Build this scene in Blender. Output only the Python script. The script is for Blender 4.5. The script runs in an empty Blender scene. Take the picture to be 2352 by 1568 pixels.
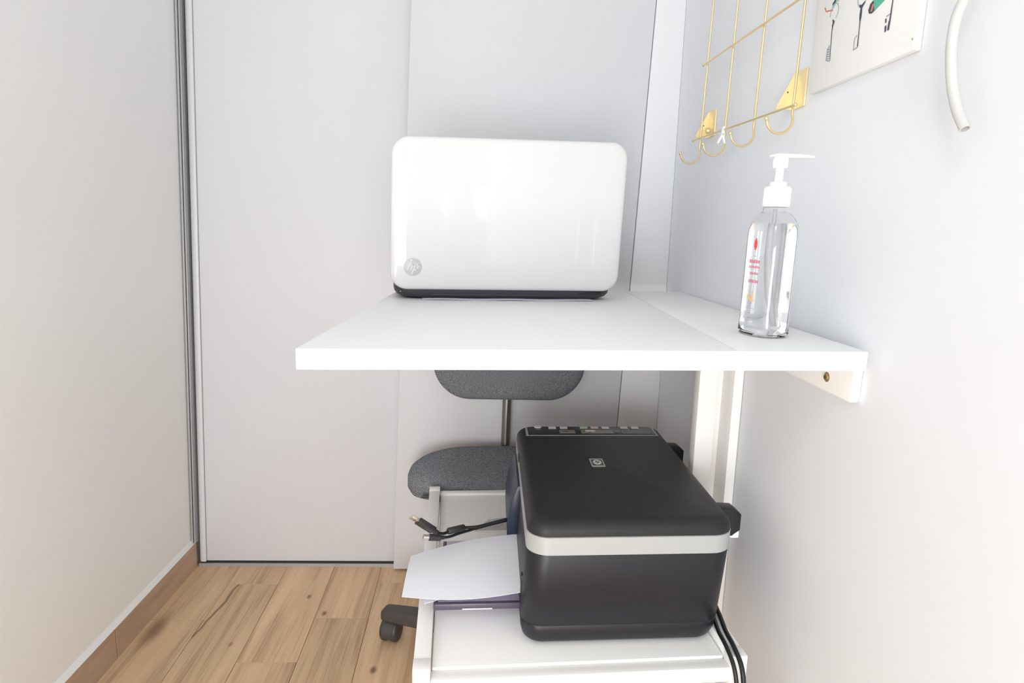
import bpy, bmesh, math, random
from mathutils import Vector, Matrix
random.seed(7)
S = bpy.context.scene
COL = S.collection
PI = math.pi
V = Vector

# ------------------------------------------------------------------ materials
def mat(name, col, rough=0.5, metal=0.0, spec=0.5, coat=0.0, trans=0.0, ior=1.45, alpha=1.0, bump=None, noise=None):
    m = bpy.data.materials.new(name); m.use_nodes = True
    nt = m.node_tree; b = nt.nodes['Principled BSDF']
    b.inputs['Base Color'].default_value = (*col, 1)
    b.inputs['Roughness'].default_value = rough
    b.inputs['Metallic'].default_value = metal
    b.inputs['Specular IOR Level'].default_value = spec
    b.inputs['Coat Weight'].default_value = coat
    b.inputs['Coat Roughness'].default_value = 0.08
    b.inputs['Transmission Weight'].default_value = trans
    b.inputs['IOR'].default_value = ior
    b.inputs['Alpha'].default_value = alpha
    tc = nt.nodes.new('ShaderNodeTexCoord')
    if noise:      # (scale, amount): faint natural variation of the colour
        n = nt.nodes.new('ShaderNodeTexNoise'); n.inputs['Scale'].default_value = noise[0]; n.inputs['Detail'].default_value = 4
        nt.links.new(tc.outputs['Object'], n.inputs['Vector'])
        mx = nt.nodes.new('ShaderNodeMixRGB'); mx.blend_type = 'MULTIPLY'
        mx.inputs['Color1'].default_value = (*col, 1)
        cr = nt.nodes.new('ShaderNodeValToRGB')
        a = noise[1]
        cr.color_ramp.elements[0].position = 0.3; cr.color_ramp.elements[1].position = 0.7
        cr.color_ramp.elements[0].color = (1 - a,) * 3 + (1,)
        nt.links.new(n.outputs['Fac'], cr.inputs['Fac'])
        nt.links.new(cr.outputs['Color'], mx.inputs['Color2'])
        mx.inputs['Fac'].default_value = 1
        nt.links.new(mx.outputs['Color'], b.inputs['Base Color'])
    if bump:       # (scale, strength, distance)
        n2 = nt.nodes.new('ShaderNodeTexNoise'); n2.inputs['Scale'].default_value = bump[0]; n2.inputs['Detail'].default_value = 3
        nt.links.new(tc.outputs['Object'], n2.inputs['Vector'])
        bp = nt.nodes.new('ShaderNodeBump'); bp.inputs['Strength'].default_value = bump[1]; bp.inputs['Distance'].default_value = bump[2]
        nt.links.new(n2.outputs['Fac'], bp.inputs['Height'])
        nt.links.new(bp.outputs['Normal'], b.inputs['Normal'])
    return m

M = {}
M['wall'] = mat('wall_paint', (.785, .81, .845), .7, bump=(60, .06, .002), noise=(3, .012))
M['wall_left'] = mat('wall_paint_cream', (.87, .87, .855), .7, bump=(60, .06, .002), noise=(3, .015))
M['door'] = mat('door_laminate', (.625, .625, .645), .45, noise=(2, .01))
M['door_edge'] = mat('door_edge_lacquer', (.60, .60, .605), .35)
M['alu'] = mat('brushed_aluminium', (.50, .50, .51), .42, .75)
M['gap'] = mat('gap_shade_and_clip_dark', (.05, .05, .05), .8)  # shade inside gaps put into the colour; the cart clips share it
M['caulk'] = mat('white_caulk', (.80, .81, .80), .6)
M['desk'] = mat('white_laminate', (.86, .86, .855), .38, spec=.4, noise=(5, .008))
M['deskm'] = mat('white_enamel', (.88, .87, .85), .4)
M['cart'] = mat('cream_powder_coat', (.88, .88, .86), .42)
M['lid_white'] = mat('gloss_white_plastic', (.66, .66, .655), .05, spec=.4)
M['logo_grey'] = mat('pearl_grey', (.49, .49, .485), .35)
M['laptop_black'] = mat('laptop_dark_plastic', (.045, .045, .055), .5)
M['black_gloss'] = mat('black_port', (.01, .01, .01), .4)
M['pr_black'] = mat('printer_black_plastic', (.0105, .0105, .0150), .42, bump=(900, .08, .0004))
M['pr_top'] = mat('printer_lid_plastic', (.021, .021, .021), .5, spec=.4, bump=(700, .12, .0005), noise=(40, .12))
M['pr_panel'] = mat('printer_panel_gloss', (.015, .015, .016), .25)
M['pr_navy'] = mat('printer_navy_flap', (.018, .022, .045), .35)
M['pr_tray'] = mat('printer_tray_plastic', (.085, .07, .10), .35)
M['tray_floor'] = mat('tray_floor_plastic', (.56, .50, .62), .4)
M['smoke'] = mat('smoky_plastic', (.42, .41, .42), .25, alpha=.55)
M['silver'] = mat('satin_silver_plastic', (.44, .455, .455), .35, .25)
M['button'] = mat('button_grey', (.62, .62, .61), .4)
M['button_green'] = mat('button_green', (.42, .55, .38), .4)
M['button_red'] = mat('button_pink', (.60, .48, .48), .4)
M['display'] = mat('printed_panel_grey', (.20, .20, .18), .4)
M['paper'] = mat('paper_white', (.90, .92, .99), .75)
M['paper2'] = mat('paper_lilac', (.72, .71, .84), .75)
M['gold'] = mat('brass_plated_wire', (.86, .68, .38), .30, .8)
M['gold_plate'] = mat('brass_plate', (.93, .77, .44), .42, .6)
M['hole'] = mat('dark_hole', (.08, .06, .03), .6)
M['screw'] = mat('zinc_screw', (.45, .30, .15), .35, .8)
M['plastic_white'] = mat('pump_white_plastic', (.87, .87, .865), .3)
M['clear'] = mat('clear_bottle_plastic', (.985, .99, .99), .03, trans=1, ior=1.35)
M['gel'] = mat('clear_gel', (.985, .99, .995), 0, trans=1, ior=1.33)
M['tube_clear'] = mat('dip_tube_plastic', (.80, .82, .84), .2, alpha=.55)
M['red_print'] = mat('red_print', (.75, .06, .07), .5)
M['pink_print'] = mat('faded_red_print', (.62, .16, .22), .5)
M['orange_print'] = mat('orange_print', (.85, .48, .18), .5)
M['grey_print'] = mat('grey_print', (.45, .45, .45), .5)
M['canvas'] = mat('white_canvas', (.81, .81, .80), .7, bump=(400, .05, .0005))
M['ink'] = mat('navy_ink', (.055, .065, .10), .7)
M['ink_light'] = mat('grey_ink', (.30, .31, .36), .7)
M['green'] = mat('green_ink', (.10, .46, .33), .7)
M['rust'] = mat('rust_ink', (.62, .20, .12), .7)
M['teal'] = mat('teal_outline_ink', (.33, .45, .42), .7)
M['tube'] = mat('white_pvc_tube', (.56, .56, .55), .45)
M['cable'] = mat('black_cable', (.012, .012, .013), .4)
M['plug'] = mat('dark_plug_plastic', (.035, .032, .036), .45)
M['steel'] = mat('plug_steel', (.72, .68, .62), .3, .8)
M['chrome'] = mat('chair_post_metal', (.22, .21, .19), .32, .9)
M['base_brown'] = mat('chair_base_plastic', (.062, .052, .050), .5)
M['caster'] = mat('caster_plastic', (.05, .045, .045), .45)
M['peg'] = mat('white_peg', (.86, .86, .88), .5)

def fabric():
    m = bpy.data.materials.new('grey_woven_fabric'); m.use_nodes = True
    nt = m.node_tree; b = nt.nodes['Principled BSDF']; b.inputs['Roughness'].default_value = .95
    b.inputs['Specular IOR Level'].default_value = .15
    tc = nt.nodes.new('ShaderNodeTexCoord')
    mp = nt.nodes.new('ShaderNodeMapping'); mp.inputs['Scale'].default_value = (1, .45, 1)
    nt.links.new(tc.outputs['Object'], mp.inputs['Vector'])
    n = nt.nodes.new('ShaderNodeTexNoise'); n.inputs['Scale'].default_value = 620; n.inputs['Detail'].default_value = 2
    nt.links.new(mp.outputs['Vector'], n.inputs['Vector'])
    w = nt.nodes.new('ShaderNodeTexWave'); w.inputs['Scale'].default_value = 190; w.inputs['Distortion'].default_value = 2.0
    w.bands_direction = 'DIAGONAL'
    nt.links.new(tc.outputs['Object'], w.inputs['Vector'])
    mx = nt.nodes.new('ShaderNodeMixRGB'); mx.inputs['Fac'].default_value = .22
    nt.links.new(n.outputs['Fac'], mx.inputs['Color1']); nt.links.new(w.outputs['Fac'], mx.inputs['Color2'])
    cr = nt.nodes.new('ShaderNodeValToRGB')
    cr.color_ramp.elements[0].position = .36; cr.color_ramp.elements[0].color = (.075, .08, .088, 1)
    cr.color_ramp.elements[1].position = .66; cr.color_ramp.elements[1].color = (.26, .265, .285, 1)
    nt.links.new(mx.outputs['Color'], cr.inputs['Fac'])
    nt.links.new(cr.outputs['Color'], b.inputs['Base Color'])
    bp = nt.nodes.new('ShaderNodeBump'); bp.inputs['Strength'].default_value = .3; bp.inputs['Distance'].default_value = .0008
    nt.links.new(mx.outputs['Color'], bp.inputs['Height']); nt.links.new(bp.outputs['Normal'], b.inputs['Normal'])
    return m
M['fabric'] = fabric()

def wood(name, light, mid, dark, along='Y', knot=False, island=True, contrast=1.0):
    m = bpy.data.materials.new(name); m.use_nodes = True
    nt = m.node_tree; b = nt.nodes['Principled BSDF']; b.inputs['Roughness'].default_value = .5
    b.inputs['Specular IOR Level'].default_value = .35
    L = nt.links.new
    tc = nt.nodes.new('ShaderNodeTexCoord')
    vec = tc.outputs['Object']
    if island:
        g = nt.nodes.new('ShaderNodeNewGeometry')
        mu = nt.nodes.new('ShaderNodeMath'); mu.operation = 'MULTIPLY'; mu.inputs[1].default_value = 37.0
        L(g.outputs['Random Per Island'], mu.inputs[0])
        cb = nt.nodes.new('ShaderNodeCombineXYZ'); L(mu.outputs[0], cb.inputs['X']); L(mu.outputs[0], cb.inputs['Y']); L(mu.outputs[0], cb.inputs['Z'])
        ad = nt.nodes.new('ShaderNodeVectorMath'); ad.operation = 'ADD'; L(vec, ad.inputs[0]); L(cb.outputs[0], ad.inputs[1])
        vec = ad.outputs[0]
    mp = nt.nodes.new('ShaderNodeMapping'); L(vec, mp.inputs['Vector'])
    mp.inputs['Scale'].default_value = (14, 1.25, 6)
    n1 = nt.nodes.new('ShaderNodeTexNoise'); n1.inputs['Scale'].default_value = 1.6; n1.inputs['Detail'].default_value = 5; n1.inputs['Distortion'].default_value = .9
    L(mp.outputs[0], n1.inputs['Vector'])
    mp2 = nt.nodes.new('ShaderNodeMapping'); L(vec, mp2.inputs['Vector']); mp2.inputs['Scale'].default_value = (150, 3.2, 20)
    n2 = nt.nodes.new('ShaderNodeTexNoise'); n2.inputs['Scale'].default_value = 1.5; n2.inputs['Detail'].default_value = 3; n2.inputs['Distortion'].default_value = .6
    L(mp2.outputs[0], n2.inputs['Vector'])
    mx = nt.nodes.new('ShaderNodeMixRGB'); mx.inputs['Fac'].default_value = .34
    L(n1.outputs['Fac'], mx.inputs['Color1']); L(n2.outputs['Fac'], mx.inputs['Color2'])
    cr = nt.nodes.new('ShaderNodeValToRGB'); e = cr.color_ramp.elements
    e[0].position = .36; e[0].color = (*dark, 1); e[1].position = .62; e[1].color = (*light, 1)
    k = e.new(.49); k.color = (*mid, 1)
    L(mx.outputs['Color'], cr.inputs['Fac'])
    out = cr.outputs['Color']
    if island:      # each board its own tone
        rr = nt.nodes.new('ShaderNodeMapRange'); rr.inputs['To Min'].default_value = .90; rr.inputs['To Max'].default_value = 1.08
        L(g.outputs['Random Per Island'], rr.inputs['Value'])
        vm = nt.nodes.new('ShaderNodeVectorMath'); vm.operation = 'SCALE'; L(out, vm.inputs[0]); L(rr.outputs[0], vm.inputs['Scale'])
        out = vm.outputs[0]
    if knot:        # dark knots and a long dark vein in the print of the boards
        sp = nt.nodes.new('ShaderNodeSeparateXYZ'); L(tc.outputs['Object'], sp.inputs[0])
        def darken(out, dist_out, r0, r1, col):
            mr = nt.nodes.new('ShaderNodeMapRange'); mr.interpolation_type = 'SMOOTHSTEP'
            mr.inputs['From Min'].default_value = r0; mr.inputs['From Max'].default_value = r1
            mr.inputs['To Min'].default_value = 1; mr.inputs['To Max'].default_value = 0
            L(dist_out, mr.inputs['Value'])
            mm = nt.nodes.new('ShaderNodeMixRGB'); L(mr.outputs[0], mm.inputs['Fac']); L(out, mm.inputs['Color1'])
            mm.inputs['Color2'].default_value = (*col, 1)
            return mm.outputs['Color']
        nz = nt.nodes.new('ShaderNodeTexNoise'); nz.inputs['Scale'].default_value = 45; L(tc.outputs['Object'], nz.inputs['Vector'])
        for (kx, ky, sx, sy, col, r1) in [(-.700, 1.262, 1.0, .55, (.10, .055, .03), .014), (-.700, 1.258, 1.0, .35, (.28, .17, .10), .032),
                                          (-.352, 1.318, 1.0, .6, (.22, .13, .07), .011), (-.405, 1.385, 1.0, .5, (.30, .18, .10), .009),
                                          (-.52, 1.21, 1.0, .5, (.36, .23, .14), .008), (-.208, 1.13, 1.0, .5, (.22, .13, .07), .012)]:
            a = nt.nodes.new('ShaderNodeVectorMath'); a.operation = 'SUBTRACT'; L(tc.outputs['Object'], a.inputs[0]); a.inputs[1].default_value = (kx, ky, 0)
            sc = nt.nodes.new('ShaderNodeVectorMath'); sc.operation = 'MULTIPLY'; L(a.outputs[0], sc.inputs[0]); sc.inputs[1].default_value = (sx, sy, 0)
            ln = nt.nodes.new('ShaderNodeVectorMath'); ln.operation = 'LENGTH'; L(sc.outputs[0], ln.inputs[0])
            pm = nt.nodes.new('ShaderNodeMath'); pm.operation = 'MULTIPLY_ADD'; L(nz.outputs['Fac'], pm.inputs[0]); pm.inputs[1].default_value = .005; L(ln.outputs['Value'], pm.inputs[2])
            out = darken(out, pm.outputs[0], .004, r1, col)
        # vein: x = -.585 - .05*(1.435-y) wobbling, between y 1.15 and 1.44
        ym = nt.nodes.new('ShaderNodeMath'); ym.operation = 'MULTIPLY_ADD'; L(sp.outputs['Y'], ym.inputs[0]); ym.inputs[1].default_value = -.10; ym.inputs[2].default_value = .730
        xs = nt.nodes.new('ShaderNodeMath'); xs.operation = 'ADD'; L(sp.outputs['X'], xs.inputs[0]); L(ym.outputs[0], xs.inputs[1])
        nw = nt.nodes.new('ShaderNodeTexNoise'); nw.inputs['Scale'].default_value = 9; L(tc.outputs['Object'], nw.inputs['Vector'])
        nm = nt.nodes.new('ShaderNodeMath'); nm.operation = 'MULTIPLY_ADD'; L(nw.outputs['Fac'], nm.inputs[0]); nm.inputs[1].default_value = .03; nm.inputs[2].default_value = -.015
        x2 = nt.nodes.new('ShaderNodeMath'); x2.operation = 'ADD'; L(xs.outputs[0], x2.inputs[0]); L(nm.outputs[0], x2.inputs[1])
        ab = nt.nodes.new('ShaderNodeMath'); ab.operation = 'ABSOLUTE'; L(x2.outputs[0], ab.inputs[0])
        yc = nt.nodes.new('ShaderNodeMapRange'); yc.inputs['From Min'].default_value = 1.16; yc.inputs['From Max'].default_value = 1.24; yc.inputs['To Min'].default_value = .02; yc.inputs['To Max'].default_value = 0
        L(sp.outputs['Y'], yc.inputs['Value'])
        yd = nt.nodes.new('ShaderNodeMath'); yd.operation = 'ADD'; L(ab.outputs[0], yd.inputs[0]); L(yc.outputs[0], yd.inputs[1])
        yg = nt.nodes.new('ShaderNodeMath'); yg.operation = 'GREATER_THAN'; L(sp.outputs['Y'], yg.inputs[0]); yg.inputs[1].default_value = 1.437
        yh = nt.nodes.new('ShaderNodeMath'); yh.operation = 'ADD'; L(yd.outputs[0], yh.inputs[0]); L(yg.outputs[0], yh.inputs[1])
        out = darken(out, yh.outputs[0], .0008, .0045, (.24, .15, .09))
    L(out, b.inputs['Base Color'])
    bp = nt.nodes.new('ShaderNodeBump'); bp.inputs['Strength'].default_value = .12; bp.inputs['Distance'].default_value = .001
    L(n2.outputs['Fac'], bp.inputs['Height']); L(bp.outputs['Normal'], b.inputs['Normal'])
    return m
M['floor'] = wood('oak_print_plank', (.74, .515, .32), (.645, .437, .265), (.455, .295, .17), knot=True)
M['skirting'] = wood('oak_print_skirting', (.56, .40, .29), (.48, .335, .235), (.37, .25, .17), island=False)
M['subfloor'] = mat('grout', (.22, .15, .10), .9)

# ------------------------------------------------------------------ mesh helpers
def nb(): return bmesh.new()

def box(bm, lo, hi, bev=0.0, seg=2, mi=0):
    vs = [bm.verts.new((x, y, z)) for x in (lo[0], hi[0]) for y in (lo[1], hi[1]) for z in (lo[2], hi[2])]
    q = [(0, 1, 3, 2), (4, 6, 7, 5), (0, 4, 5, 1), (2, 3, 7, 6), (0, 2, 6, 4), (1, 5, 7, 3)]
    fs = [bm.faces.new([vs[i] for i in f]) for f in q]
    for f in fs: f.material_index = mi
    if bev:
        es = list({e for f in fs for e in f.edges})
        r = bmesh.ops.bevel(bm, geom=es, offset=bev, segments=seg, affect='EDGES', profile=.5)
        for f in r['faces']: f.material_index = mi
    return vs

def prism(bm, poly, z0, z1, bev=0.0, mi=0, axis='Z', seg=2):
    """extrude a 2-D polygon along an axis"""
    def p(a, b, c):
        return {'Z': (a, b, c), 'X': (c, a, b), 'Y': (a, c, b)}[axis]
    lo = [bm.verts.new(p(a, b, z0)) for a, b in poly]
    hi = [bm.verts.new(p(a, b, z1)) for a, b in poly]
    n = len(poly); fs = [bm.faces.new(lo[::-1]), bm.faces.new(hi)]
    for i in range(n): fs.append(bm.faces.new((lo[i], lo[(i + 1) % n], hi[(i + 1) % n], hi[i])))
    for f in fs: f.material_index = mi
    if bev:
        es = list({e for f in fs for e in f.edges})
        r = bmesh.ops.bevel(bm, geom=es, offset=bev, segments=seg, affect='EDGES', profile=.5)
        for f in r['faces']: f.material_index = mi
    return fs

def rrect(x0, x1, y0, y1, r, n=7):
    r = max(.0004, min(r, (x1 - x0) / 2 - 1e-4, (y1 - y0) / 2 - 1e-4))
    pts = []
    for cx, cy, a in ((x1 - r, y1 - r, 0), (x0 + r, y1 - r, 90), (x0 + r, y0 + r, 180), (x1 - r, y0 + r, 270)):
        for i in range(n + 1):
            t = math.radians(a + 90 * i / n); pts.append((cx + r * math.cos(t), cy + r * math.sin(t)))
    return pts

def loft(bm, loops, cap=(True, True), mi=0, closed=True):
    rows = [[bm.verts.new(p) for p in lp] for lp in loops]
    n = len(rows[0]); fs = []
    for a, b in zip(rows, rows[1:]):
        for i in range(n if closed else n - 1):
            j = (i + 1) % n
            fs.append(bm.faces.new((a[i], a[j], b[j], b[i])))
    if cap[0]: fs.append(bm.faces.new(rows[0][::-1]))
    if cap[1]: fs.append(bm.faces.new(rows[-1]))
    for f in fs: f.material_index = mi
    return rows

def spline(pts, n=10):
    P = [V(p) for p in pts]; out = []
    for i in range(len(P) - 1):
        p0 = P[max(i - 1, 0)]; p1 = P[i]; p2 = P[i + 1]; p3 = P[min(i + 2, len(P) - 1)]
        for k in range(n):
            t = k / n
            out.append(.5 * ((2 * p1) + (-p0 + p2) * t + (2 * p0 - 5 * p1 + 4 * p2 - p3) * t * t + (-p0 + 3 * p1 - 3 * p2 + p3) * t ** 3))
    out.append(P[-1]); return out

def tube(bm, path, r, n=10, cap=True, mi=0, hollow=None):
    P = [V(p) for p in path]
    rad = r if isinstance(r, (list, tuple)) else [r] * len(P)
    T = []
    for i in range(len(P)):
        t = (P[min(i + 1, len(P) - 1)] - P[max(i - 1, 0)]); T.append(t.normalized())
    u = T[0].orthogonal().normalized(); loops = []
    for i, p in enumerate(P):
        u = (u - T[i] * u.dot(T[i])).normalized(); w = T[i].cross(u)
        loops.append([p + rad[i] * (math.cos(2 * PI * k / n) * u + math.sin(2 * PI * k / n) * w) for k in range(n)])
    if hollow:
        u = T[-1].orthogonal().normalized(); w = T[-1].cross(u)
        last = loops[-1]; c = P[-1]
        loops.append([c + (q - c) * hollow for q in last])
        loops.append([c + (q - c) * hollow - T[-1] * rad[-1] * 3 for q in last])
    loft(bm, loops, (cap, cap), mi)

def ball(bm, c, r, mi=0, u=12, v=8, sc=(1, 1, 1)):
    g = bmesh.ops.create_uvsphere(bm, u_segments=u, v_segments=v, radius=r)
    for x in g['verts']: x.co = V((x.co.x * sc[0], x.co.y * sc[1], x.co.z * sc[2])) + V(c)
    for f in {f for x in g['verts'] for f in x.link_faces}: f.material_index = mi

def lathe(bm, prof, c, n=24, cap=(True, True), sx=1, sy=1, mi=0):
    loops = [[(c[0] + r * sx * math.cos(2 * PI * k / n), c[1] + r * sy * math.sin(2 * PI * k / n), c[2] + z) for k in range(n)] for r, z in prof]
    loft(bm, loops, cap, mi)

def xf(bm, fn, start=0):
    for v in list(bm.verts)[start:]: v.co = V(fn(*v.co))

def obj(name, bm, m, parent=None, label=None, smooth=40):
    """link the bmesh (world coordinates) as one mesh object; under a parent it is stored relative to the thing's base"""
    bmesh.ops.recalc_face_normals(bm, faces=bm.faces)
    me = bpy.data.meshes.new(name)
    base = V((0, 0, 0))
    if parent is not None:
        q = parent
        while q is not None: base += q.location; q = q.parent
        bmesh.ops.translate(bm, vec=-base, verts=bm.verts)
    bm.to_mesh(me); bm.free()
    for x in (m if isinstance(m, (list, tuple)) else [m]): me.materials.append(x)
    if smooth:
        me.polygons.foreach_set('use_smooth', [True] * len(me.polygons))
        me.set_sharp_from_angle(angle=math.radians(smooth))
    o = bpy.data.objects.new(name, me); COL.objects.link(o)
    if parent is not None: o.parent = parent
    if label: o['label'] = label
    return o

def thing(name, label, cat, loc, group=None):
    o = bpy.data.objects.new(name, None); COL.objects.link(o); o.location = loc; o.empty_display_size = .05
    return tag(o, label, cat, group)

def tag(o, label, cat, group=None, kind=None):
    o['label'] = label; o['category'] = cat
    if group: o['group'] = group
    if kind: o['kind'] = kind
    return o

def recenter(o, c):
    c = V(c); o.data.transform(Matrix.Translation(-c)); o.location = c; return o

def struct(name, bm, m, label=None, cat=None, parent=None, smooth=40):
    o = obj(name, bm, m, parent, smooth=smooth)
    if parent is None:
        o['kind'] = 'structure'
        o['label'] = label; o['category'] = cat
    return o

# ------------------------------------------------------------------ setting
XL, XR, YB = -.738, .442, 1.53

# floor: printed-oak boards running away from the viewer
bm = nb()
W, LEN, GAP = .1212, .61, .0004
offs = {0: 1.294, 1: 1.4375, 2: 1.153, 3: 1.300, 4: 1.446, 5: 1.16, 6: 1.31, 7: 1.44, 8: 1.2, 9: 1.35, 10: 1.1}
for k in range(0, 11):
    x0 = -.738 + W * k; x1 = x0 + W
    y = offs[k] - LEN * 5
    while y < 1.66:
        a, b = max(y, -1.4), min(y + LEN, 1.66)
        if b - a > .02:
            box(bm, (x0 + GAP, a + GAP, -.012), (x1 - GAP, b - GAP, 0), .0006, 1)
        y += LEN
xf(bm, lambda x, y, z: (x - .028 * (y - 1.45), y, z))
bm2_start = len(bm.verts)
box(bm, (-.9, -1.4, -.04), (.7, 1.66, -.008), mi=1)
struct('floor', bm, [M['floor'], M['subfloor']], 'wood-look plank floor of oak-toned boards', 'floor')

# left wall (a little out of plumb), right wall, back wall
def leanx(z): return .031 * z
bm = nb()
prism(bm, [(XL - .1, -.04), (XL, -.04), (XL + leanx(2.4), 2.4), (XL - .1, 2.4)], -1.4, 1.75, axis='Y')
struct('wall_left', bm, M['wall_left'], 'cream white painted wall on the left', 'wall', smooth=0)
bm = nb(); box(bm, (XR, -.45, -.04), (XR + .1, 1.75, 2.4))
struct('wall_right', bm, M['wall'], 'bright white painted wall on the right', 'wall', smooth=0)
bm = nb(); box(bm, (XL - .02, 1.60, -.04), (XR + .02, 1.72, 2.4))
struct('wall_back', bm, M['wall'], 'wall behind the sliding wardrobe doors', 'wall', smooth=0)

# skirting of wood-look tile with a white caulk line on top
bm = nb()
for a, b in ((-1.4, .565), (.567, 1.166), (1.168, 1.522)):
    box(bm, (XL - .005, a, -.002), (XL + .011, b, .066), .0008, 1)
bb = struct('baseboard_left', bm, M['skirting'], 'wood-look skirting tile along the left wall', 'baseboard')
bm = nb()
prism(bm, [(XL - .003, .066), (XL + .0108, .066), (XL + .003, .0785), (XL - .003, .0785)], -1.4, 1.522, axis='Y')
obj('caulk_line', bm, M['caulk'], bb, 'white caulk line on top of the skirting')

# wardrobe doors hang slightly out of plumb, tops leaning right
def lean(x): return lambda X, Y, Z: (X + x * Z, Y, Z)
LN = .031
# aluminium jamb profile in the left corner
bm = nb()
def jl(z): return XL + leanx(z)
def jamb(u0, u1, y0, y1, mi=0, z0=.069):
    vs = box(bm, (u0, y0, z0), (u1, y1, 2.38), mi=mi)
jamb(-.746, -.7345, 1.516, 1.60, 1)
jamb(-.7345, -.7305, 1.509, 1.60)
jamb(-.7305, -.7285, 1.516, 1.60, 2)
jamb(-.7285, -.7258, 1.511, 1.60)
jamb(-.7258, -.7240, 1.518, 1.60, 2)
xf(bm, lambda x, y, z: (x + .031 * z, y, z))
M['alu_dark'] = mat('grey_channel', (.30, .30, .31), .5, .6)
struct('trim_1', bm, [M['alu'], M['gap'], M['alu_dark']], 'grey aluminium jamb channel in the left corner', 'trim', smooth=0)
# left sliding door with a rounded edge stile
bm = nb(); box(bm, (-.7055, 1.528, .012), (-.195, 1.55, 2.37), .0012)
xf(bm, lambda x, y, z: (x + .0315 * z, y, z))
d1 = struct('door_1', bm, M['door'], 'left white sliding wardrobe door', 'door')
bm = nb()
prof = [(-.7238, 1.552), (-.7238, 1.531), (-.7215, 1.5265), (-.718, 1.524), (-.713, 1.5225), (-.709, 1.5225), (-.7060, 1.5240), (-.7057, 1.552)]
prism(bm, prof, .012, 2.37)
xf(bm, lambda x, y, z: (x + .0315 * z, y, z))
obj('edge_stile', bm, M['door_edge'], d1, 'light grey rounded edge stile')
# right sliding door in front of it
bm = nb(); box(bm, (-.2215, 1.500, .006), (.3255, 1.522, 2.37), .0012)
xf(bm, lambda x, y, z: (x + .0335 * z + .0002 * 0, y, z))
struct('door_2', bm, M['door'], 'right white sliding wardrobe door', 'door')
# fixed panel between the doors and the right wall
bm = nb(); box(bm, (.3278, 1.502, .002), (XR - .0005, 1.53, 2.37), .001)
xf(bm, lambda x, y, z: (x + (.0335 * z if x < .39 else 0), y, z))
M['strip'] = mat('white_panel_laminate', (.74, .74, .755), .5)
struct('trim_2', bm, M['strip'], 'white fixed panel between right door and right wall', 'trim')
# dark-coloured backing standing in for shade in the gap, and the bottom track
bm = nb(); box(bm, (.29, 1.531, .002), (XR - .001, 1.56, 2.36))
struct('trim_3', bm, M['gap'], 'dark backing painted as the shade in the door gap', 'trim')
bm = nb()
box(bm, (-.722, 1.520, 0), (-.19, 1.58, .0045), mi=0)
box(bm, (-.722, 1.520, .0045), (-.19, 1.5225, .0085), mi=0)
box(bm, (-.722, 1.545, .0045), (-.19, 1.5475, .0105), mi=1)
struct('trim_4', bm, [M['alu'], M['gap']], 'grey metal bottom track of the sliding doors', 'trim', smooth=0)

# ------------------------------------------------------------------ drop-leaf wall table
t = thing('wall_table', 'white wall-mounted drop-leaf table carrying the laptop and pump bottle', 'table', (.13, 1.0, .7275))
TZ, TB = .75, .7278
bm = nb(); prism(bm, [(-.189, .624), (.2772, .6578), (.3105, 1.3725), (-.172, 1.360)], TB, TZ, .0016)
obj('drop_leaf', bm, M['desk'], t)
bm = nb(); prism(bm, [(.2782, .6579), (.4305, .6688), (.4408, 1.386), (.3115, 1.3727)], TB, TZ, .0016)
fs = obj('fixed_shelf', bm, M['desk'], t)
for y in (.78, 1.26):
    bm = nb(); x = .2777 + (y - .658) * .0466
    box(bm, (x - .013, y - .025, TB - .0012), (x + .013, y + .025, TB + .0002))
    tube(bm, [(x, y - .025, TB - .003), (x, y + .025, TB - .003)], .003, 8)
    obj('hinge', bm, M['alu'], t, 'metal butt hinge under the table')
bm = nb()
prism(bm, [(.692, .6845), (1.37, .690), (1.37, TB), (.690, TB)], .4295, XR - .0006, .0025, axis='X')
rl = obj('wall_rail', bm, M['deskm'], t, 'white rail screwed to the wall under the table')
bm = nb()
lathe(bm, [(.0052, 0), (.0052, .0006), (.0038, .0022), (.0, .0026)], (0, 0, 0), 20, cap=(True, False))
lathe(bm, [(.0062, -.0002), (.0062, .0004), (.0052, .0006)], (0, 0, 0), 20, cap=(True, True))
box(bm, (-.0026, -.0006, .0018), (.0026, .0006, .0029), mi=1); box(bm, (-.0006, -.0026, .0018), (.0006, .0026, .0029), mi=1)
xf(bm, lambda x, y, z: (.4295 - z, .7445 + x, .7035 + y))
obj('screw', bm, [M['screw'], M['hole']], rl, 'brass-coloured cross-head screw')
# gate leg: front post, recessed web, post along the wall
bm = nb(); box(bm, (.372, 1.030, 0), (.4045, 1.056, TB), .002)
xf(bm, lambda x, y, z: (x, y + .0, z))
obj('leg', bm, M['deskm'], t)
bm = nb(); box(bm, (.4045, 1.062, .03), (.4255, 1.072, TB))
obj('leg_web', bm, M['deskm'], t)
bm = nb(); box(bm, (.4248, 1.012, 0), (XR - .0012, 1.075, TB), .0015)
obj('wall_post', bm, M['deskm'], t, 'white post standing against the wall')
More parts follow.
